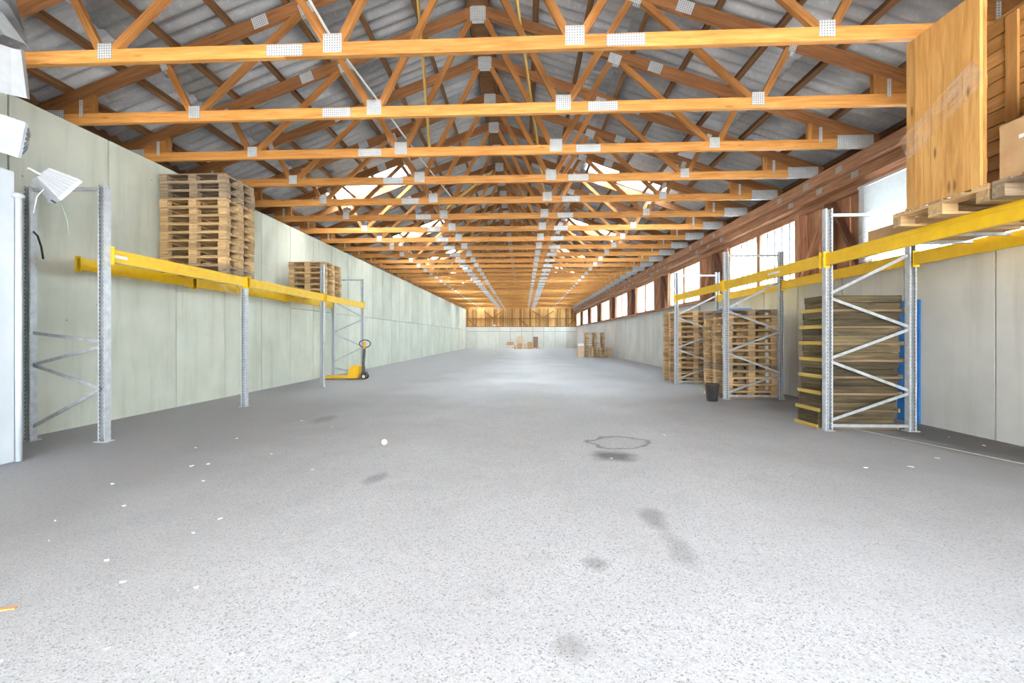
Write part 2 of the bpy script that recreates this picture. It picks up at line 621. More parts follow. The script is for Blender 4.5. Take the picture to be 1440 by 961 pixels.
# ------------------------------------------------------------------ concrete walls
wl = struct(empty('wall_left', (XL, 0, 0)))
PW = 1.33
k0 = -9
for k in range(k0, 34):
    a = 5.20 + PW * k
    b = a + PW
    a = max(a, Y0)
    b = min(b, Y1 + 0.2)
    if b - a < 0.1:
        continue
    if a < 11.0:
        span('concrete_panel', (-0.30, a + 0.012, 0.0), (0, b - 0.012, ZC), 'conc_l', wl)
    else:
        span('concrete_panel', (-0.30, a + 0.012, 0.0), (0, b - 0.012, 2.092), 'conc_l', wl)
        span('concrete_panel', (-0.30, a + 0.012, 2.108), (0, b - 0.012, ZC), 'conc_l', wl)
span('backing', (-0.34, Y0, 0), (-0.29, Y1 + 0.2, ZC), 'black', wl)
yspan('eave_board', (-0.66, Y0, ZC - 0.35), (-0.62, Y1 + 0.2, ZC + 0.43), 'purlin', wl)
span('eave_soffit', (-0.64, Y0, ZC - 0.36), (-0.30, Y1 + 0.2, ZC - 0.33), 'conc_l', wl)

wr = struct(empty('wall_right', (XR, 0, 0)))
for k in range(-9, 34):
    a = max(5.82 + PW * k, Y0)
    b = min(5.82 + PW * (k + 1), Y1 + 0.2)
    if b - a < 0.1:
        continue
    span('concrete_panel', (0, a + 0.012, 0.0), (0.25, b - 0.012, SILL - 0.06), 'conc_r', wr)
span('backing', (0.24, Y0, 0), (0.29, Y1 + 0.2, SILL - 0.06), 'black', wr)
o = XW - XR
yspan('sill_plate', (o - 0.02, Y0, SILL - 0.06), (0.25, Y1, SILL), 'timber', wr)
yspan('top_beam', (5.50 - XR, Y0, ZC - 0.20), (5.78 - XR, Y1, ZC), 'timber', wr)
yspan('header_beam', (5.62 - XR, Y0, ZC - 0.385), (5.86 - XR, Y1, ZC - 0.205), 'timber', wr)
yspan('window_header', (o, Y0, WTOP), (o + 0.14, Y1, ZC - 0.386), 'timber', wr)
yspan('eave_board', (0.28, Y0, WTOP), (0.32, Y1, ZC + 0.12), 'purlin', wr)
yspan('eave_closure', (-0.02, Y0, ZC - 0.38), (0.28, Y1, ZC - 0.34), 'purlin', wr)
for k in range(-1, 10):
    # timber infill between window k-1 and window k
    a = WIN0 + WSTEP * (k - 1) + WLEN
    b = WIN0 + WSTEP * k
    a = max(a, Y0)
    b = min(b, Y1)
    if b - a < 0.4:
        continue
    for y in (a, b - 0.16):
        vspan('post', (o - 0.06, y, SILL), (o + 0.10, y + 0.16, WTOP), 'timber', wr)
    vspan('post', (o - 0.05, (a + b) / 2 - 0.08, SILL), (o + 0.08, (a + b) / 2 + 0.08, WTOP), 'timber_dark', wr)
    n = 8
    w = (b - a - 0.32) / n
    for i in range(n):
        y = a + 0.16 + i * w
        dx = 0.085 + 0.012 * (i % 2)
        vspan('plank', (o + dx, y + 0.004, SILL), (o + dx + 0.025, y + w - 0.004, WTOP), 'timber', wr)
    bar('brace', (o + 0.01, (a + b) / 2 - 0.07, WTOP - 0.06), (o + 0.01, a + 0.20, SILL + 0.05), 0.07, 0.12, 'timber_dark', wr, (1, 0, 0))
    bar('brace', (o + 0.01, (a + b) / 2 + 0.07, WTOP - 0.06), (o + 0.01, b - 0.20, SILL + 0.05), 0.07, 0.12, 'timber', wr, (1, 0, 0))
    for y in (a + 0.08, (a + b) / 2, b - 0.08):
        box('nail_plate', (0.10, 0.16, 0.006), (5.613 - XR, y, ZC - 0.28), 'plate', wr, (0, PI / 2, 0))
        box('nail_plate', (0.10, 0.16, 0.006), (5.494 - XR, y + 0.2, ZC - 0.12), 'plate', wr, (0, PI / 2, 0))

# far gable wall
wb = struct(empty('wall_back', (0, Y1, 0)))
for k in range(10):
    a = XL + 1.24 * k
    b = min(a + 1.24, XR)
    span('concrete_panel', (a + 0.014, 0, 0), (b - 0.014, 0.25, 1.89), 'conc_b', wb)
    span('concrete_panel', (a + 0.014, 0, 1.915), (b - 0.014, 0.25, 2.40), 'conc_b', wb)
span('backing', (XL - 0.3, 0.24, 0), (XR + 0.3, 0.29, 2.40), 'black', wb)
n = 56
w = (XR - XL) / n
for i in range(n):
    dy = 0.13 + 0.014 * (i % 2)
    vspan('plank', (XL + i * w + 0.012, dy, 2.40), (XL + (i + 1) * w - 0.012, dy + 0.025, ZC + 0.1), 'gable', wb)
span('board_backing', (XL - 0.3, 0.18, 2.40), (XR + 0.3, 0.21, ZC + 0.2), 'gable_dark', wb)
span('rail', (XL, 0.03, 3.30), (XR, 0.13, 3.38), 'gable_dark', wb)
span('rail', (XL, 0.03, 2.40), (XR, 0.13, 2.47), 'gable_dark', wb)
for i in range(13):
    x = XL + 0.15 + i * (XR - XL - 0.3) / 12
    vspan('post', (x - 0.05, 0.01, 2.40), (x + 0.05, 0.13, ZC + 0.1), 'gable_dark', wb)
for x0, z0, x1, z1 in ((-4.4, 4.2, -3.4, 3.4), (-3.4, 3.4, -2.3, 4.2), (1.0, 4.2, 2.2, 3.4), (2.2, 3.4, 3.4, 4.2), (-0.5, 3.3, 0.5, 2.5), (-6.2, 3.3, -5.3, 2.5), (4.9, 2.5, 5.8, 3.3)):
    bar('brace', (x0, 0.05, z0), (x1, 0.05, z1), 0.08, 0.10, 'gable_dark', wb)
prism('gable_sheeting', [(XL - 0.4, ZC + 0.1), (XR + 0.3, ZC + 0.1), (XC, ZC + 2.72)], 0.03, 'gable', wb, (0, 0.16, 0))
box('emergency_lamp', (0.24, 0.08, 0.20), (-3.2, -0.04, 2.58), 'white', wb)

# near gable around the open gate
wf = struct(empty('wall_front', (0, Y0, 0)))
span('wall_panel', (XL - 0.3, -0.25, 0), (GX0, 0, ZC + 0.1), 'conc_l', wf)
span('wall_panel', (GX1, -0.25, 0), (XR + 0.3, 0, ZC + 0.1), 'conc_r', wf)
span('lintel', (GX0, -0.25, GZ), (GX1, 0, ZC + 0.1), 'conc_r', wf)
prism('gable_sheeting', [(XL - 0.4, ZC + 0.1), (XR + 0.3, ZC + 0.1), (XC, ZC + 2.72)], 0.03, 'gable', wf, (0, -0.10, 0))

# ------------------------------------------------------------------ roof: sheets, purlins, ridge
ce = struct(empty('ceiling', (XC, 0, ZC)))
HC = 0.18 / math.cos(AL)          # vertical depth of the top chord
PUR_H = 0.10


def lower_edge(r):
    return 2.33 - SL * r


for s in (-1, 1):
    for i in range(9):
        r = 0.16 + 0.80 * i
        zb = lower_edge(r) + HC + 0.5 * PUR_H / math.cos(AL)
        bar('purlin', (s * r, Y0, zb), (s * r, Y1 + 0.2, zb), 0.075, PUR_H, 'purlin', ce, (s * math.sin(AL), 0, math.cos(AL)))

SW, SLN = 1.10, 2.60


def corrugated(mat):
    nx, waves, per = 1, 5, 9
    ny = waves * per
    vs, fs = [], []
    for t in (0.0, 0.007):
        for i in range(nx + 1):
            for j in range(ny + 1):
                y = -0.02 + (SW + 0.04) * j / ny - SW / 2
                vs.append((SLN * (i / nx - 0.5), y, 0.028 * math.cos(2 * PI * (y + SW / 2) / (SW / waves)) + t))
    m_ = (nx + 1) * (ny + 1)
    for i in range(nx):
        for j in range(ny):
            a = i * (ny + 1) + j
            fs.append((a, a + 1, a + ny + 2, a + ny + 1))
            b = a + m_
            fs.append((b, b + ny + 1, b + ny + 2, b + 1))
    for j in range(ny):
        fs.append((j, j + m_, j + 1 + m_, j + 1))
        a = nx * (ny + 1) + j
        fs.append((a, a + 1, a + 1 + m_, a + m_))
    me = bpy.data.meshes.new('corrugated')
    me.from_pydata(vs, [], fs)
    me.materials.append(M[mat])
    for p in me.polygons:
        p.use_smooth = True
    return me


sheet_me = corrugated('sheet')
sky_me = corrugated('skylight')
nsh = int((Y1 + 0.3 - Y0) / SW) + 1
SKY = {16, 21, 26, 31, 36, 41, 46, 49}  # the last row, by the gable, is added to brighten the far end
for s in (-1, 1):
    X = Vector((s * math.cos(AL), 0, -math.sin(AL)))
    Z = Vector((s * math.sin(AL), 0, math.cos(AL)))
    Yv = Z.cross(X)
    R = Matrix((X, Yv, Z)).transposed().to_euler()
    for row in range(3):
        dist = 0.10 + SLN / 2 + row * (SLN - 0.14)
        for j in range(nsh):
            y = Y0 + SW * (j + 0.5)
            r = dist * math.cos(AL)
            base = lower_edge(r) + HC + (PUR_H + 0.034) / math.cos(AL)
            p = Vector((s * r, y, base)) + Z * (0.02 - 0.009 * row)
            isky = (row == 1 and j in SKY)
            link('skylight_sheet' if isky else 'roof_sheet', sky_me if isky else sheet_me, ce, p, R)
span('ridge_beam', (-0.11, Y0, lower_edge(0) + HC - 0.035), (0.11, Y1 + 0.2, lower_edge(0) + HC + 0.085), 'purlin', ce)
zr = lower_edge(0) + HC + 0.14
for s in (-1, 1):
    bar('ridge_cap', (s * 0.14, Y0, zr + 0.04), (s * 0.14, Y1 + 0.3, zr + 0.04), 0.34, 0.012, 'sheet', ce, (s * math.sin(AL), 0, math.cos(AL)))

# ------------------------------------------------------------------ trusses
TR0, TSTEP = 4.70, 1.33
T = empty('roof_truss', (XC, TR0, ZC))
CW = 0.06
BH = 0.145


def tplate(name, x, z, lx, lz, ang=0.0, th=CW + 0.012):
    return box(name, (lx, th, lz), (x, 0, z), 'plate', T, (0, ang, 0))


for a, b in ((-6.40, -1.83), (-1.83, 1.80), (1.80, 6.40)):
    box('bottom_chord', (b - a - 0.002, CW, BH), ((a + b) / 2, 0, BH / 2), 'truss', T)
for s in (-1, 1):
    for r0, r1 in ((0.0, 2.92), (2.92, 6.45)):
        p0 = (s * (r0 + (0.03 if r0 == 0 else 0.001)), 0, lower_edge(r0) + HC / 2)
        p1 = (s * r1, 0, lower_edge(r1) + HC / 2)
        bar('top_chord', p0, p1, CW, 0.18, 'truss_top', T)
    for rb, rt in ((1.30, 0.06), (1.30, 2.26), (3.87, 2.26), (3.87, 4.32)):
        d = 0.06 if rt > rb else -0.06
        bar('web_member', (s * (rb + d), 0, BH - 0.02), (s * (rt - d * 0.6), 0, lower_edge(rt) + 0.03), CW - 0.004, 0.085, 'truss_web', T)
    # solid wedge and post at the heel
    prism('heel_wedge', [(s * 5.42, BH), (s * 6.05, BH), (s * 5.42, lower_edge(5.42) + 0.01)], CW - 0.002, 'truss_web', T)
    vspan('heel_post', (s * 5.38 - 0.035, -CW / 2, BH), (s * 5.38 + 0.035, CW / 2, lower_edge(5.38) + 0.02), 'truss_web', T)
    tplate('nail_plate', s * 1.30, BH - 0.01, 0.20, 0.20)
    tplate('nail_plate', s * 3.87, BH - 0.02, 0.16, 0.17)
    tplate('nail_plate', s * 1.83, BH / 2, 0.40, 0.125)
    tplate('nail_plate', s * 2.26, lower_edge(2.26) + 0.02, 0.20, 0.16, s * AL)
    tplate('nail_plate', s * 2.92, lower_edge(2.92) + HC / 2, 0.22, 0.165, s * AL)
    tplate('nail_plate', s * 4.32, lower_edge(4.32) + 0.02, 0.09, 0.14, s * AL)
    tplate('nail_plate', s * 6.08, 0.10, 0.56, 0.20)
    tplate('nail_plate', s * 5.54, 0.22, 0.05, 0.24)
tplate('nail_plate', 0, lower_edge(0) + 0.06, 0.26, 0.30)
tag(T, 'orange spruce roof truss with galvanised nail plates spanning the hall', 'roof truss', 'roof trusses across the hall')
kids = list(T.children)
for k in range(-4, 33):
    if k:
        copy_tree(T, (XC, TR0 + TSTEP * k, ZC), None, kids)

# bracing laths and conduit in the roof
for i, (p0, p1, lab) in enumerate([
        ((-1.62, 6.7, 6.55), (-1.62, 7.62, 4.49), 'yellowish wooden lath bracing the trusses beside the white conduit'),
        ((-0.25, 5.4, 6.55), (0.55, 10.6, 4.49), 'long yellowish wooden lath running down between trusses near the ridge'),
        ((-0.95, 13.5, 6.4), (-1.9, 10.8, 4.49), 'slanting wooden lath between trusses by the first skylights')]):
    tag(bar('bracing_lath', p0, p1, 0.03, 0.10, 'lath', None, (0, 1, 0)), lab, 'lath')
tag(tube('conduit', [(-2.10, 3.6, 4.66), (-2.13, 4.85, 4.62), (-2.02, 6.6, 4.64), (-1.92, 8.4, 4.66), (-1.75, 10.6, 4.70)], 0.014, 'cable_white'),
    'white conduit pipe strung across the tops of the truss chords', 'conduit')

# ------------------------------------------------------------------ windows
for k in range(-1, 9):
    a = WIN0 + WSTEP * k
    wn = struct(empty('window_%d' % (k + 2), (XW, a, SILL)))
    H = WTOP - SILL
    f = 0.045
    yspan('frame', (0.0, 0, 0), (0.09, WLEN, f), 'timber', wn)
    yspan('frame', (0.0, 0, H - f), (0.09, WLEN, H), 'timber', wn)
    vspan('frame', (0.0, 0, f), (0.09, f, H - f), 'timber', wn)
    vspan('frame', (0.0, WLEN - f, f), (0.09, WLEN, H - f), 'timber', wn)
    vspan('mullion', (-0.01, WLEN / 2 - 0.075, f), (0.09, WLEN / 2 + 0.075, H - f), 'timber', wn)
    for sa, sb in ((f, WLEN / 2 - 0.05), (WLEN / 2 + 0.05, WLEN - f)):
        n = 5
        w = (sb - sa) / n
        for i in range(n):
            span('pane', (0.045, sa + i * w, f), (0.053, sa + (i + 1) * w, H - f), 'pane_clear' if k == 0 else 'pane', wn)
            if i and k != 0:
                vspan('glazing_bar', (0.035, sa + i * w - 0.022, f), (0.065, sa + i * w + 0.022, H - f), 'alu', wn)
    if k == 0:
        bl = empty('venetian_blind', (XW - 0.09, a + 1.0, WTOP + 0.02))
        tag(bl, 'white venetian blind hanging half open in the window behind the tall crate', 'blind')
        n = 44
        Lb = 2.22
        yspan('head_rail', (-0.02, 0, -0.04), (0.02, Lb, 0), 'slat', bl)
        for i in range(n):
            z = -0.06 - i * 0.0285
            box('slat', (Lb, 0.030, 0.0015), (0, Lb / 2, z), 'slat', bl, (0, math.radians(0), PI / 2)).rotation_euler = Euler((math.radians(66 if i < 15 else 30), 0, PI / 2), 'XYZ')
        yspan('bottom_rail', (-0.012, 0, -0.06 - n * 0.0285 - 0.015), (0.012, Lb, -0.06 - n * 0.0285), 'slat', bl)
        for y in (0.2, Lb - 0.12):
            tube('cord', [(-0.014, y, -0.03), (-0.014, y, -0.06 - n * 0.0285)], 0.002, 'slat', bl, seg=5)

# ------------------------------------------------------------------ pallet racks


def upright(parent, x, y, h, w=0.095, d=0.08, near=True):
    """perforated omega post with a foot plate; local X runs up"""
    prof = [(-w / 2, d / 2), (-w / 2, -d / 2), (w / 2, -d / 2), (w / 2, d / 2), (w / 2 - 0.022, d / 2), (w / 2 - 0.022, d / 2 - 0.006),
            (w / 2 - 0.006, d / 2 - 0.006), (w / 2 - 0.006, -d / 2 + 0.006), (-w / 2 + 0.006, -d / 2 + 0.006), (-w / 2 + 0.006, d / 2 - 0.006),
            (-w / 2 + 0.022, d / 2 - 0.006), (-w / 2 + 0.022, d / 2)]
    n = len(prof)
    vs = [(0, a, -b) for a, b in prof] + [(h, a, -b) for a, b in prof]
    fs = [tuple(range(n)), tuple(range(2 * n - 1, n - 1, -1))] + [(i, n + i, n + (i + 1) % n, (i + 1) % n) for i in range(n)]
    me = bpy.data.meshes.new('upright')
    me.from_pydata(vs, [], fs)
    bm = bmesh.new()
    bm.from_mesh(me)
    bmesh.ops.triangulate(bm, faces=[f for f in bm.faces if len(f.verts) > 4])
    bmesh.ops.recalc_face_normals(bm, faces=bm.faces)
    bm.to_mesh(me)
    bm.free()
    me.materials.append(M['perf'])
    # local X -> up, local Y -> world X, local Z -> world Y
    R = Matrix(((0, 1, 0), (0, 0, 1), (1, 0, 0)))
    u = link('upright', me, parent, (x, y, 0.006), R.to_euler())
    fp = link('foot_plate', box_mesh(0.012, 0.15, 0.13, 'galv'), u, (0.0, 0, 0))
    return u


def rack_beam(parent, x, y0, y1, z0, z1, face):
    """box beam with a stepped lip and hooked end connectors"""
    s = face
    pts = [(-0.025 * s, z0), (0.025 * s, z0), (0.025 * s, z1 - 0.05), (0.032 * s, z1 - 0.05), (0.032 * s, z1), (-0.025 * s, z1)]
    b = prism('beam', pts, y1 - y0, 'yellow', parent, (x, (y0 + y1) / 2, 0))
    for y in (-(y1 - y0) / 2 + 0.004, (y1 - y0) / 2 - 0.004):
        span('end_connector', (0.012 * s - 0.045, y - 0.004, z0 - 0.03), (0.012 * s + 0.045, y + 0.004, z1 + 0.03), 'yellow', b)
    return b


def strut(parent, x0, z0, x1, z1, y):
    return bar('brace', (x0, y, z0), (x1, y, z1), 0.022, 0.038, 'galv', parent)


LF, LRr = -5.20, -6.17
LY = [5.24, 8.00, 11.20, 14.05]
BZ0, BZ1 = 2.235, 2.40
rk = tag(empty('pallet_rack', (LF, LY[0], 0)), 'yellow beamed steel pallet rack along the windowless concrete wall', 'pallet rack', None)


def L(x, y, z):
    return (x - LF, y - LY[0], z)


for i, y in enumerate(LY):
    upright(rk, 0, y - LY[0], BZ0 - 0.035 if i == 1 else 3.17)
for y in (LY[0], LY[3]):
    upright(rk, LRr - LF, y - LY[0], 3.17)
    xr = LRr - LF + 0.03
    bar('top_bar', (xr, y - LY[0], 3.14), (-0.03, y - LY[0], 3.14), 0.03, 0.045, 'galv', rk)
xr = LRr - LF + 0.03
for z0, z1 in ((0.17, 0.66), (0.95, 0.66), (0.95, 1.18), (1.35, 1.24)):
    strut(rk, xr, z0, -0.03, z1, 0.0)
yy = LY[3] - LY[0]
for z0, z1 in ((0.3, 0.1), (0.5, 0.95), (1.4, 1.0), (1.45, 1.85), (2.45, 1.95)):
    strut(rk, xr, z0, -0.03, z1, yy)
for i in range(3):
    b = rack_beam(rk, 0.03, LY[i] - LY[0] + 0.042, LY[i + 1] - LY[0] - 0.042, BZ0, BZ1, 1)
    if i == 0:
        span('label_plate', (0.026, -1.30, BZ0 + 0.06), (0.0285, -1.12, BZ0 + 0.10), 'label', b)
    ya = LY[i] + (0.62 if i == 0 else 0.042)
    rack_beam(rk, LRr - LF - 0.02, ya - LY[0], LY[i + 1] - LY[0] - 0.042, BZ0, BZ1, -1)
for y in (7.30, 7.72, 8.60, 11.6, 12.1):
    bar('support_bar', (LRr - LF, y - LY[0], BZ1 - 0.02), (0.03, y - LY[0], BZ1 - 0.02), 0.05, 0.034, 'yellow', rk)
# bent locking rod hanging from the beam
tube('hook_rod', [(-0.08, 2.2, BZ0), (-0.03, 2.35, BZ0 - 0.12), (0.02, 2.50, BZ0 - 0.16), (0.02, 2.52, BZ0)], 0.007, 'galv', rk)
tube('hanging_strap', [(LRr - LF + 0.04, 0, 2.62), (LRr - LF + 0.12, -0.02, 2.56), (LRr - LF + 0.18, -0.03, 2.42), (LRr - LF + 0.205, -0.03, 2.27)], 0.011, 'black', rk)

RF, RR = 4.22, 5.33
RY = [2.70, 6.33, 9.41, 12.40]
RB0, RB1 = 2.285, 2.45
rk2 = tag(empty('pallet_rack', (RF, RY[0], 0)), 'yellow beamed steel pallet rack under the windows with zigzag braced frames', 'pallet rack')
for y in RY:
    upright(rk2, 0, y - RY[0], 3.07)
    upright(rk2, RR - RF, y - RY[0], 3.07)
    xr = RR - RF - 0.03
    yy = y - RY[0]
    bar('top_bar', (0.03, yy, 2.99), (xr, yy, 2.99), 0.03, 0.04, 'galv', rk2)
    bar('bottom_bar', (0.03, yy, 0.07), (xr, yy, 0.07), 0.03, 0.04, 'galv', rk2)
    for z0, z1 in ((0.14, 0.52), (0.96, 0.56), (1.00, 1.40), (1.84, 1.44), (1.90, 2.43)):
        strut(rk2, 0.03, z0, xr, z1, yy)
for i in range(3):
    b = rack_beam(rk2, -0.03, RY[i] - RY[0] + 0.042, RY[i + 1] - RY[0] - 0.042, RB0, RB1, -1)
    rack_beam(rk2, RR - RF + 0.02, RY[i] - RY[0] + 0.042, RY[i + 1] - RY[0] - 0.042, RB0, RB1, 1)
    if i == 1:
        span('label_plate', (-0.0275, -0.5, RB0 + 0.06), (-0.0255, -0.15, RB0 + 0.095), 'label', b)
for y in (5.1, 5.5):
    bar('support_bar', (-0.03, y - RY[0], RB1 - 0.02), (RR - RF, y - RY[0], RB1 - 0.02), 0.05, 0.034, 'galv', rk2)

# ------------------------------------------------------------------ pallets
PROTO = {}


def make_pallet(key, LX, LYW, H, mat):
    """four-way pallet: long boards along X"""
    P = empty('pallet', (0, 0, -50))
    t = 0.022
    hb = H - 3 * t
    parts = []
    for i in range(5):
        w = 0.14 if i % 2 == 0 else 0.10
        y = -LYW / 2 + 0.07 + (LYW - 0.14) * i / 4
        parts.append(box('deck_board', (LX, w, t), (0, y, H - t / 2), mat, P))
    for x in (-LX / 2 + 0.0725, 0, LX / 2 - 0.0725):
        parts.append(box('stringer_board', (LYW, 0.145, t), (x, 0, H - 1.5 * t), mat, P, (0, 0, PI / 2)))
        for y in (-LYW / 2 + 0.05, 0, LYW / 2 - 0.05):
            parts.append(box('block', (0.145, 0.10 if y else 0.145, hb), (x, y, t + hb / 2), mat, P))
    for y in (-LYW / 2 + 0.05, 0, LYW / 2 - 0.05):
        parts.append(box('bottom_board', (LX, 0.10 if y else 0.145, t), (0, y, t / 2), mat, P))
    PROTO[key] = (P, parts)


ORD = ['bottom', 'second', 'third', 'fourth', 'fifth', 'sixth', 'seventh', 'eighth', 'ninth', 'tenth', 'eleventh', 'twelfth', 'thirteenth', 'fourteenth']


def where(i, n):
    if i == 0:
        return 'lowest in'
    if i == n - 1:
        return 'topmost on'
    return ORD[i] + ' from the bottom in'


def stack(keys, x, y, z, n, place, group, jit=0.012, rz=0.0, H=0.144):
    for i in range(n):
        key = keys(i) if callable(keys) else keys
        P, parts = PROTO[key]
        o = copy_tree(P, (x + random.uniform(-jit, jit), y + random.uniform(-jit, jit), z + i * (H + 0.0005)),
                      (0, 0, rz + random.uniform(-1, 1) * jit * 0.9), parts)
        tag(o, 'wooden pallet %s the %s' % (where(i, n), place), 'pallet', group)


make_pallet('euro', 1.2, 0.8, 0.144, 'pallet')
make_pallet('euro_grey', 1.2, 0.8, 0.144, 'pallet_grey')
make_pallet('wide', 1.08, 1.14, 0.144, 'pallet')
make_pallet('wide_grey', 1.08, 1.14, 0.144, 'pallet_grey')
make_pallet('wide_pink', 1.08, 1.14, 0.144, 'pallet_pink')
make_pallet('sq', 0.98, 1.0, 0.144, 'pallet')
make_pallet('far', 1.2, 0.8, 0.16, 'pallet_pink')
make_pallet('far_back', 1.2, 0.8, 0.144, 'pallet')
make_pallet('load', 1.42, 0.96, 0.144, 'pallet')
make_pallet('load_grey', 1.42, 0.96, 0.144, 'pallet_grey')

stack(lambda i: 'euro_grey' if i in (0, 9, 10, 11) else 'euro', -5.73, 7.80, BZ1 + 0.002, 12, 'tall stack on the yellow rack beams', 'pallets in the tall stack on the rack')
stack(lambda i: 'sq', -5.66, 11.80, BZ1 + 0.002, 6, 'low stack on the yellow rack beams', 'pallets in the low stack on the rack')
stack(lambda i: 'wide_grey' if i in (12, 4) else ('wide_pink' if i % 5 == 2 else 'wide'), 4.80, 10.08, 0, 13, 'floor stack behind the black bin', 'pallets in the stack behind the middle rack frame')
stack(lambda i: 'wide_pink' if i % 3 == 0 else 'wide', 4.80, 13.08, 0, 14, 'floor stack at the window rack end', 'pallets in the stack at the end rack frame')
stack('far', 4.86, 28.3, 0, 4, 'short stack beside the tall carton', 'pallets in the short far stack', 0.02, 0, 0.16)
stack('far_back', 4.70, 29.5, 0, 11, 'stack behind the tall carton', 'pallets in the tall far stack', 0.02)

for key, yc, lab in (('load', 4.38, 'brown pallet on the rack under the upright pine panel'), ('load_grey', 3.39, 'greyish pallet on the rack under the cardboard boxes')):
    P, parts = PROTO[key]
    tag(copy_tree(P, (4.62, yc, RB1 + 0.001), (0, 0, 0), parts), lab, 'pallet')

# mossy shallow crates on the floor, in the first bay
C0 = empty('shallow_crate', (0, 0, -50))
cw, cd, ch = 1.06, 0.50, 0.236
cp = [box('bottom_board', (cw + 0.01, cd + 0.02, 0.032), (0, 0, 0.017), 'moss_brown', C0)]
for s in (-1, 1):
    cp.append(box('end_strip', (cd + 0.03, 0.02, 0.052), (s * (cw / 2 + 0.016), 0, 0.027), 'moss_edge', C0, (0, 0, PI / 2)))
for s in (-1, 1):
    cp.append(box('side_board', (cw - 0.03, 0.022, 0.094), (0, s * (cd / 2 - 0.03), 0.034 + 0.048), 'moss', C0))
    cp.append(box('side_board', (cw - 0.02, 0.022, 0.098), (0, s * (cd / 2 - 0.022), 0.034 + 0.150), 'moss', C0))
    cp.append(box('end_board', (cd - 0.06, 0.022, 0.094), (s * (cw / 2 - 0.03), 0, 0.034 + 0.048), 'moss', C0, (0, 0, PI / 2)))
    cp.append(box('end_board', (cd - 0.05, 0.022, 0.098), (s * (cw / 2 - 0.022), 0, 0.034 + 0.150), 'moss', C0, (0, 0, PI / 2)))
for i in range(8):
    o = copy_tree(C0, (4.80 - 0.012 * (7 - i) + random.uniform(-0.012, 0.012), 6.70, i * (ch + 0.0005)), (0, 0, random.uniform(-0.015, 0.015)), cp)
    tag(o, 'mossy dark crate with yellowed end strips %s the stack' % where(i, 8), 'crate', 'mossy crates stacked on the floor')

for P, parts in list(PROTO.values()) + [(C0, cp)]:
    for q in parts:
        bpy.data.objects.remove(q)
    bpy.data.objects.remove(P)

# ------------------------------------------------------------------ load on the window rack
zt = RB1 + 0.147
pn = tag(empty('pine_panel', (3.92, 3.98, zt)), 'tall upright panel of varnished vertical pine boards standing on the rack pallet', 'wooden panel')
ws = [0.10, 0.085, 0.085, 0.16, 0.15, 0.15]
ys = 0.0
Hh = 1.70
for w in reversed(ws):
    vspan('board', (random.uniform(0, 0.004), ys + 0.002, 0), (0.032, ys + w - 0.002, Hh), 'pine', pn)
    ys += w
for z in (0.12, 0.85, 1.55):
    yspan('batten', (0.033, 0.01, z), (0.075, ys - 0.01, z + 0.12), 'pine_dark', pn)
vspan('edge_board', (0.034, 0.0, 0), (0.06, 0.025, Hh), 'pine_dark', pn)

cr = tag(empty('plank_crate', (4.46, 3.10, zt)), 'large crate of horizontal brown pine planks on the rack behind the cardboard boxes', 'crate')
n = 12
for i in range(n):
    z0 = i * 1.68 / n
    z1 = z0 + 1.68 / n
    yspan('plank', (0, 0, z0 + 0.005), (0.03, 1.72, z1 - 0.005), 'pine_dark', cr)
    span('plank', (0.031, 0, z0 + 0.002), (0.80, 0.03, z1 - 0.002), 'pine_dark', cr)
    span('plank', (0.031, 1.69, z0 + 0.002), (0.80, 1.72, z1 - 0.002), 'pine_dark', cr)
    yspan('plank', (0.801, 0, z0 + 0.002), (0.83, 1.72, z1 - 0.002), 'pine_dark', cr)
for y in (0.1, 1.08, 1.5):
    vspan('batten', (-0.022, y, 0.02), (0, y + 0.10, 1.66), 'pine_dark', cr)
span('lid', (0, 0, 1.68), (0.83, 1.72, 1.70), 'pine_dark', cr)


def film_band(name, y0, z0, y1, z1, h, x, lab):
    o = bar(name, (x, y0, z0), (x, y1, z1), 0.003, h, 'film', None)
    return tag(o, lab, 'plastic film')


film_band('stretch_film', 3.97, 3.60, 4.73, 3.22, 0.26, 3.912, 'clear stretch film band pulled slanting across the pine panel')


def carton(name, lo, hi, mat, lab, cat='box', group=None, rz=0.0, tape=True):
    size = [b - a for a, b in zip(lo, hi)]
    c = tag(empty(name, ((lo[0] + hi[0]) / 2, (lo[1] + hi[1]) / 2, lo[2]), rz), lab, cat, group)
    x, y, z = size
    box('body', (x, y, z - 0.006), (0, 0, (z - 0.006) / 2), mat, c)
    for s in (-1, 1):
        box('flap', (x, y / 2 - 0.003, 0.005), (0, s * y / 4, z - 0.0025), mat, c)
    if tape:
        box('tape', (x + 0.002, 0.05, 0.001), (0, 0, z + 0.0008), 'card_pale', c)
    return c


b1 = carton('cardboard_box', (3.97, 3.00, zt), (4.42, 3.87, zt + 0.46), 'card', 'large brown cardboard box on the grey rack pallet beside the pine panel')
box('label', (0.002, 0.06, 0.03), (-0.226, 0.26, 0.31), 'label', b1)
carton('cardboard_box', (4.0, 3.05, zt + 0.463), (4.38, 3.70, zt + 0.78), 'card_pale', 'pale cardboard box on top of the large brown box on the rack', rz=0.06)
carton('cardboard_box', (4.26, 4.93, RB1 + 0.001), (5.28, 5.66, RB1 + 0.15), 'card', 'flat brown carton lying across the rack beams below the blind')

# ------------------------------------------------------------------ small things on the window side
bn = tag(empty('waste_bin', (3.82, 9.12, 0)), 'black tapered plastic bin on the floor in front of a pallet stack', 'bin')
lathe('bucket', [(0.10, 0.0), (0.105, 0.01), (0.135, 0.33), (0.146, 0.335), (0.146, 0.35), (0.128, 0.35), (0.125, 0.33), (0.097, 0.02)], 'bin', bn)
tube('rim', [(0.14 * math.cos(2 * PI * k / 20), 0.14 * math.sin(2 * PI * k / 20), 0.35) for k in range(20)], 0.007, 'bin', bn, closed=True)


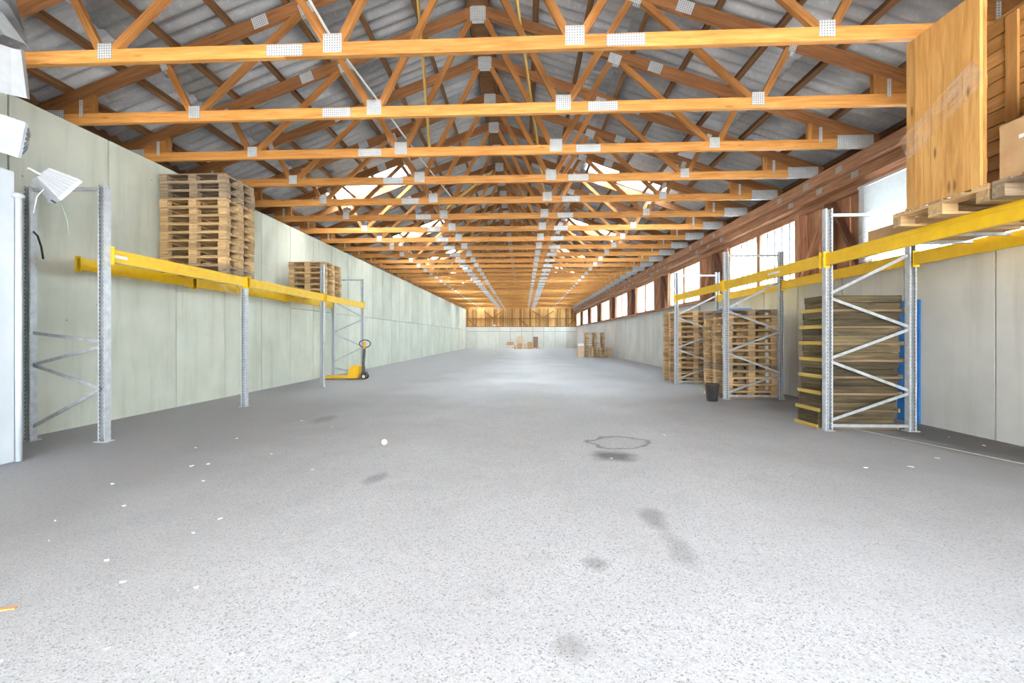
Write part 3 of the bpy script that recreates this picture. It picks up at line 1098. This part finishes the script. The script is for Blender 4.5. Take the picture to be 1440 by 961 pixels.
def crumple(name, loc, r, mat, seed, flat=0.6):
    rnd = random.Random(seed)
    bm = bmesh.new()
    bmesh.ops.create_icosphere(bm, subdivisions=2, radius=r)
    for v in bm.verts:
        v.co *= rnd.uniform(0.65, 1.15)
        v.co.z *= flat
    zm = min(v.co.z for v in bm.verts)
    for v in bm.verts:
        v.co.z -= zm
    me = bpy.data.meshes.new(name)
    bm.to_mesh(me)
    bm.free()
    me.materials.append(M[mat])
    return link(name, me, None, loc)


tag(crumple('film_scrap', (4.10, 9.95, 0), 0.10, 'paper', 3, 0.8), 'crumpled white film scrap on the floor beside the black bin', 'plastic film')
bs = tag(empty('blue_sheet_roll', (4.62, 9.9, 13 * 0.1445 + 0.002)), 'flat blue and white wrapped bundle lying on top of the middle pallet stack', 'bundle')
box('wrap', (0.62, 0.26, 0.05), (0, 0, 0.025), 'blue_wrap', bs)
box('white_strip', (0.64, 0.08, 0.012), (0, -0.02, 0.057), 'paper', bs)
tag(span('blue_strip', (XR - 0.03, 6.86, 0.0), (XR - 0.001, 7.24, 1.86), 'blue'), 'narrow deep blue strip on the concrete wall by the rack', 'sheet')  # thin deep blue strip on the wall behind the rack upright

# far end things
tall = tag(empty('tall_carton', (3.60, 27.95, 0)), 'tall pale carton with white lid beside the far pallet stacks', 'box')
box('body', (0.36, 0.36, 0.74), (0, 0, 0.37), 'card_pale', tall)
box('lid', (0.38, 0.38, 0.14), (0, 0, 0.81), 'paper', tall)
tag(bar('leaning_board', (3.90, 28.0, 0.03), (4.25, 28.0, 0.70), 0.20, 0.03, 'pallet', None, (1, 0, 0)), 'wooden board leaning between tall carton and far pallet stack', 'board')

HY = 47.5


def hcarton(x0, x1, z0, z1, mat, lab, y=HY, d=0.5):
    return carton('cardboard_box', (x0, y, z0), (x1, y + d, z1), mat, lab)


for i, (x, lab) in enumerate(((-1.62, 'pale round roll at the outer end of the rubbish heap by the gable'), (-1.20, 'pale round roll under the cartons of the rubbish heap, next to the pinkish sack'))):
    r = tag(empty('paper_roll', (x, HY, 0.19)), lab, 'roll')
    lathe('roll_body', [(0.19, -0.25), (0.19, 0.25)], 'paper', r, rot=(PI / 2, 0, 0))
    lathe('core', [(0.06, -0.256), (0.06, 0.256)], 'black', r, rot=(PI / 2, 0, 0), seg=12)
hcarton(-1.80, -1.05, 0.385, 0.76, 'card', 'brown carton resting on two pale rolls at the gable wall')
tag(crumple('sack', (-0.83, HY - 0.52, 0), 0.22, 'red', 11, 1.0), 'small pinkish sack in the heap at the gable wall', 'sack')
hcarton(-0.66, -0.10, 0, 0.62, 'card', 'brown carton carrying the big pale carton in the gable heap')
hcarton(-0.70, -0.04, 0.622, 1.36, 'card_pale', 'big pale carton on top of the gable heap')
hcarton(-0.02, 0.42, 0, 0.58, 'card_pale', 'low pale carton in the middle of the gable heap')
hcarton(0.44, 1.00, 0, 0.76, 'card', 'wide brown carton next to the tall dark board in the gable heap')
pp = tag(empty('low_pallet', (1.42, HY + 0.25, 0)), 'small pale pallet under the tall dark board at the gable wall', 'pallet')
for y in (-0.2, 0, 0.2):
    box('deck_board', (0.78, 0.14, 0.025), (0, y, 0.128), 'pallet_pink', pp)
for x in (-0.3, 0, 0.3):
    box('block', (0.12, 0.5, 0.115), (x, 0, 0.0575), 'pallet_pink', pp)
db = tag(empty('tall_dark_box', (1.32, HY + 0.25, 0.142)), 'tall dark brown box standing on a small pallet at the gable wall', 'box')
box('body', (0.50, 0.40, 1.16), (0, 0, 0.58), 'card_dark', db)
box('lid', (0.52, 0.42, 0.05), (0, 0, 1.185), 'card_pale', db)

# ------------------------------------------------------------------ pallet truck by the windowless wall
pj = tag(empty('pallet_truck', (-5.02, 13.35, 0)), 'yellow hand pallet truck parked under the end frame of the rack', 'pallet truck')
for s in (-1, 1):
    f = prism('fork', [(-1.16, 0.055), (-1.10, 0.045), (-0.08, 0.045), (-0.08, 0.11), (-1.10, 0.095)], 0.15, 'yellow_jack', pj, (0, s * 0.19, 0))
    lathe('load_wheel', [(0.038, -0.04), (0.038, 0.04)], 'sleeve', f, (-1.0, 0, 0.039), (PI / 2, 0, 0), 14)
prism('body_cover', [(-0.32, 0.05), (-0.02, 0.05), (0.04, 0.16), (0.06, 0.40), (-0.02, 0.44), (-0.18, 0.43), (-0.24, 0.34)], 0.50, 'yellow_jack', pj)
for s in (-1, 1):
    prism('side_rib', [(-0.20, 0.10), (-0.06, 0.10), (-0.01, 0.38), (-0.10, 0.38)], 0.02, 'yellow', pj, (0, s * 0.258, 0))
lathe('pump', [(0.05, 0.10), (0.05, 0.40), (0.03, 0.42), (0.03, 0.47)], 'darkmetal', pj, (0.11, 0, 0), seg=14)
bar('yoke', (0.06, 0, 0.17), (0.22, 0, 0.17), 0.14, 0.08, 'darkmetal', pj)
for s in (-1, 1):
    w_ = lathe('steer_wheel', [(0.085, -0.025), (0.09, -0.015), (0.09, 0.015), (0.085, 0.025)], 'black', pj, (0.15, s * 0.09, 0.09), (PI / 2, 0, 0), 22)
    lathe('wheel_hub', [(0.05, -0.028), (0.05, 0.028)], 'sleeve', w_, seg=16)
bar('handle_tube', (0.10, 0, 0.40), (0.14, 0, 0.98), 0.06, 0.07, 'darkmetal', pj, (1, 0, 0))
bar('handle_grip', (0.14, 0, 0.93), (0.15, 0, 1.15), 0.07, 0.055, 'yellow', pj, (1, 0, 0))
loop = []
for k in range(24):
    a = 2 * PI * k / 24
    loop.append((0.15 + 0.175 * math.cos(a), 0, 1.09 + 0.115 * math.sin(a)))
tube('handle_loop', loop, 0.017, 'darkmetal', pj, closed=True)
bar('lever', (0.09, 0, 1.00), (0.08, 0, 1.18), 0.02, 0.012, 'red', pj)

# ------------------------------------------------------------------ white pillar and lamps near the gate
pl = tag(empty('white_panels', (-5.27, 3.2, 0)), 'tall white ribbed sheet metal panels with pole standing by the windowless wall', 'panel')  # boxed panels standing in for a folded white sectional gate
span('body', (-0.90, 0, 0), (-0.03, 1.15, 3.02), 'white', pl)
for i in range(5):
    y = 0.02 + i * 0.225
    span('door_panel', (-0.03, y, 0.02), (0.0, y + 0.205, 2.72), 'white', pl)
tube('edge_post', [(0.0, 1.165, 0.0), (0.0, 1.165, 2.76)], 0.03, 'white', pl, seg=14)
lathe('post_cap', [(0.045, 0), (0.05, 0.03), (0.035, 0.05)], 'lampwhite', pl, (0, 1.165, 2.75), seg=14)
span('upper_column', (-0.85, 0.50, 3.02), (-0.36, 1.05, 4.30), 'white', pl)


def floodlight(name, loc, rot, w, h, d, lab, ribs=True, cables=()):
    """frustum reflector housing with a rim, cooling ribs and a glass front; local -Y is the front"""
    y = -Vector(rot[0]).normalized()
    z = Vector(rot[1])
    z = (z - y * z.dot(y)).normalized()
    R = Matrix((y.cross(z), y, z)).transposed()
    f = link(name, None, None, loc, R.to_euler())
    f.empty_display_size = 0.1
    tag(f, lab, 'floodlight')
    bw, bh = w * 0.55, h * 0.5
    vs = []
    for (a, b, y) in ((w / 2, h / 2, 0), (bw / 2, bh / 2, d)):
        vs += [(-a, y, -b), (a, y, -b), (a, y, b), (-a, y, b)]
    fs = [(0, 1, 2, 3), (7, 6, 5, 4), (1, 0, 4, 5), (2, 1, 5, 6), (3, 2, 6, 7), (0, 3, 7, 4)]
    me = bpy.data.meshes.new('housing')
    me.from_pydata(vs, [], fs)
    me.materials.append(M['lampwhite'])
    link('housing', me, f)
    t = 0.028
    span('rim', (-w / 2 - 0.01, -0.03, -h / 2 - 0.01), (w / 2 + 0.01, 0.006, -h / 2 + t), 'white', f)
    span('rim', (-w / 2 - 0.01, -0.03, h / 2 - t), (w / 2 + 0.01, 0.006, h / 2 + 0.01), 'white', f)
    span('rim', (-w / 2 - 0.01, -0.03, -h / 2 + t), (-w / 2 + t, 0.006, h / 2 - t), 'white', f)
    span('rim', (w / 2 - t, -0.03, -h / 2 + t), (w / 2 + 0.01, 0.006, h / 2 - t), 'white', f)
    span('glass', (-w / 2 + t, -0.02, -h / 2 + t), (w / 2 - t, -0.012, h / 2 - t), 'lampglass', f)
    if ribs:
        for i in range(7):
            k = -0.42 + i * 0.14
            bar('rib', (k * w, 0.004, h / 2 + 0.012), (k * bw, d, bh / 2 + 0.012), 0.01, 0.016, 'lampwhite', f)
            for q in (-1, 1):
                bar('rib', (q * (w / 2 + 0.012), 0.004, k * h), (q * (bw / 2 + 0.012), d, k * bh), 0.01, 0.016, 'lampwhite', f, (1, 0, 0))
    span('clip', (-0.03, -0.035, -h / 2 - 0.02), (0.03, 0.01, -h / 2 - 0.012), 'darkmetal', f)
    for pts, mt in cables:
        tube('cable', [R.transposed() @ (Vector(p) - Vector(loc)) for p in pts], 0.005, mt, f)
    bar('bracket', (0, d, 0), (-0.0, d + 0.10, -0.02), 0.04, 0.02, 'galv', f)
    return f


floodlight('floodlight', (-5.29, 4.18, 3.36), ((0.25, -0.9, -0.15), (0.30, 0, 1)), 0.46, 0.34, 0.20, 'white floodlight with bluish glass front fixed above the white panels')
floodlight('floodlight', (-5.10, 4.66, 2.92), ((0.38, 0.72, -0.55), (0.25, 0.3, 0.9)), 0.40, 0.28, 0.22, 'ribbed white floodlight facing down beside the braced rack frame',
           cables=(([(-5.16, 4.55, 2.95), (-5.20, 4.48, 2.80), (-5.215, 4.46, 2.62)], 'cable_white'), ([(-5.17, 4.70, 2.84), (-5.13, 4.70, 2.70), (-5.09, 4.70, 2.58), (-5.075, 4.70, 2.44)], 'cable_green')))


def shade(loc, rot, w, h, d, lab):
    """folded sheet reflector: back plate with two flared wings"""
    pts = [(-w / 2, 0), (-w / 4, d), (w / 4, d), (w / 2, 0), (w / 2 - 0.004, 0), (w / 4 - 0.004, d - 0.006), (-w / 4 + 0.004, d - 0.006), (-w / 2 + 0.004, 0)]
    n = len(pts)
    vs = [(a, b, 0) for a, b in pts] + [(a * 0.7, b * 0.8, h) for a, b in pts]
    fs = [tuple(range(n)), tuple(range(2 * n - 1, n - 1, -1))] + [(i, n + i, n + (i + 1) % n, (i + 1) % n) for i in range(n)]
    me = bpy.data.meshes.new('folded_reflector')
    me.from_pydata(vs, [], fs)
    me.materials.append(M['lampwhite'])
    o = link('folded_reflector', me, None, loc, rot)
    return tag(o, lab, 'reflector')


shade((-5.36, 4.34, 3.84), (math.radians(12), math.radians(10), math.radians(10)), 0.36, 0.46, 0.14, 'large folded white lamp reflector hanging lowest on the white column')
for i, z in enumerate((4.40, 4.52, 4.64)):
    shade((-5.40 - 0.03 * i, 4.40 - 0.02 * i, z), (math.radians(70), math.radians(20), math.radians(20 + 10 * i)), 0.38, 0.34, 0.07,
          ['thin white lamp reflector just above the large folded reflector', 'thin white lamp reflector in the middle of the white column top', 'thin white lamp reflector topmost on the white column'][i])

# ------------------------------------------------------------------ litter on the floor
SCR = [(-3.63, 3.73), (-2.88, 3.84), (-3.22, 4.36), (-3.3, 2.96), (-3.02, 2.67), (-2.42, 2.45), (-2.12, 2.24), (-1.77, 2.18), (-1.69, 2.21), (-1.73, 1.76),
       (-2.16, 3.05), (-2.18, 2.82), (-3.07, 3.25), (-3.84, 4.99), (-3.66, 5.47), (-2.79, 4.76), (-2.06, 4.22), (-3.33, 4.28), (-2.09, 1.67), (-1.15, 1.75),
       (-0.74, 1.89), (-3.43, 6.68), (-2.75, 6.22), (-0.06, 8.67), (1.86, 5.93), (0.94, 4.76), (3.39, 4.54), (3.87, 4.59), (4.54, 5.63), (4.43, 4.93), (5.5, 5.53), (5.51, 5.98)]
for i, (x, y) in enumerate(SCR):
    rnd = random.Random(i)
    L_ = rnd.uniform(0.012, 0.026) * (0.45 + 0.16 * y)
    W_ = L_ * rnd.uniform(0.2, 0.7)
    pts = []
    for k in range(7):
        a = 2 * PI * k / 7
        q = rnd.uniform(0.45, 1.2)
        pts.append((L_ * q * math.cos(a), W_ * q * math.sin(a)))
    n = 7
    vs = [(a, b, 0.0) for a, b in pts] + [(a, b, 0.003 + rnd.uniform(0, 0.004)) for a, b in pts]
    fs = [tuple(range(n - 1, -1, -1)), tuple(range(n, 2 * n))] + [(k, (k + 1) % n, n + (k + 1) % n, n + k) for k in range(n)]
    me = bpy.data.meshes.new('paper_scrap')
    me.from_pydata(vs, [], fs)
    me.materials.append(M['paper'])
    tag(link('paper_scrap', me, None, (x, y, 0.0005), (0, 0, rnd.uniform(0, 3))), 'small white paper scrap lying on the grey asphalt floor', 'paper scrap', 'white scraps scattered over the floor')
tag(box('orange_scrap', (0.07, 0.02, 0.006), (-2.46, 1.99, 0.003), 'orange', None, (0, 0, 0.3)), 'small orange wooden splinter on the asphalt floor', 'splinter')
bl_ = lathe('rubber_ball', [(0.036 * math.sin(PI * max(0.04, min(0.96, k / 10))), 0.036 - 0.036 * math.cos(PI * k / 10)) for k in range(11)], 'ball', None, (-1.67, 5.23, 0))
tag(bl_, 'small pale yellow ball lying on the open asphalt floor', 'ball')
struct(bar('trim_1', (4.62, 6.62, 0.002), (5.11, 4.75, 0.002), 0.025, 0.004, 'line'))
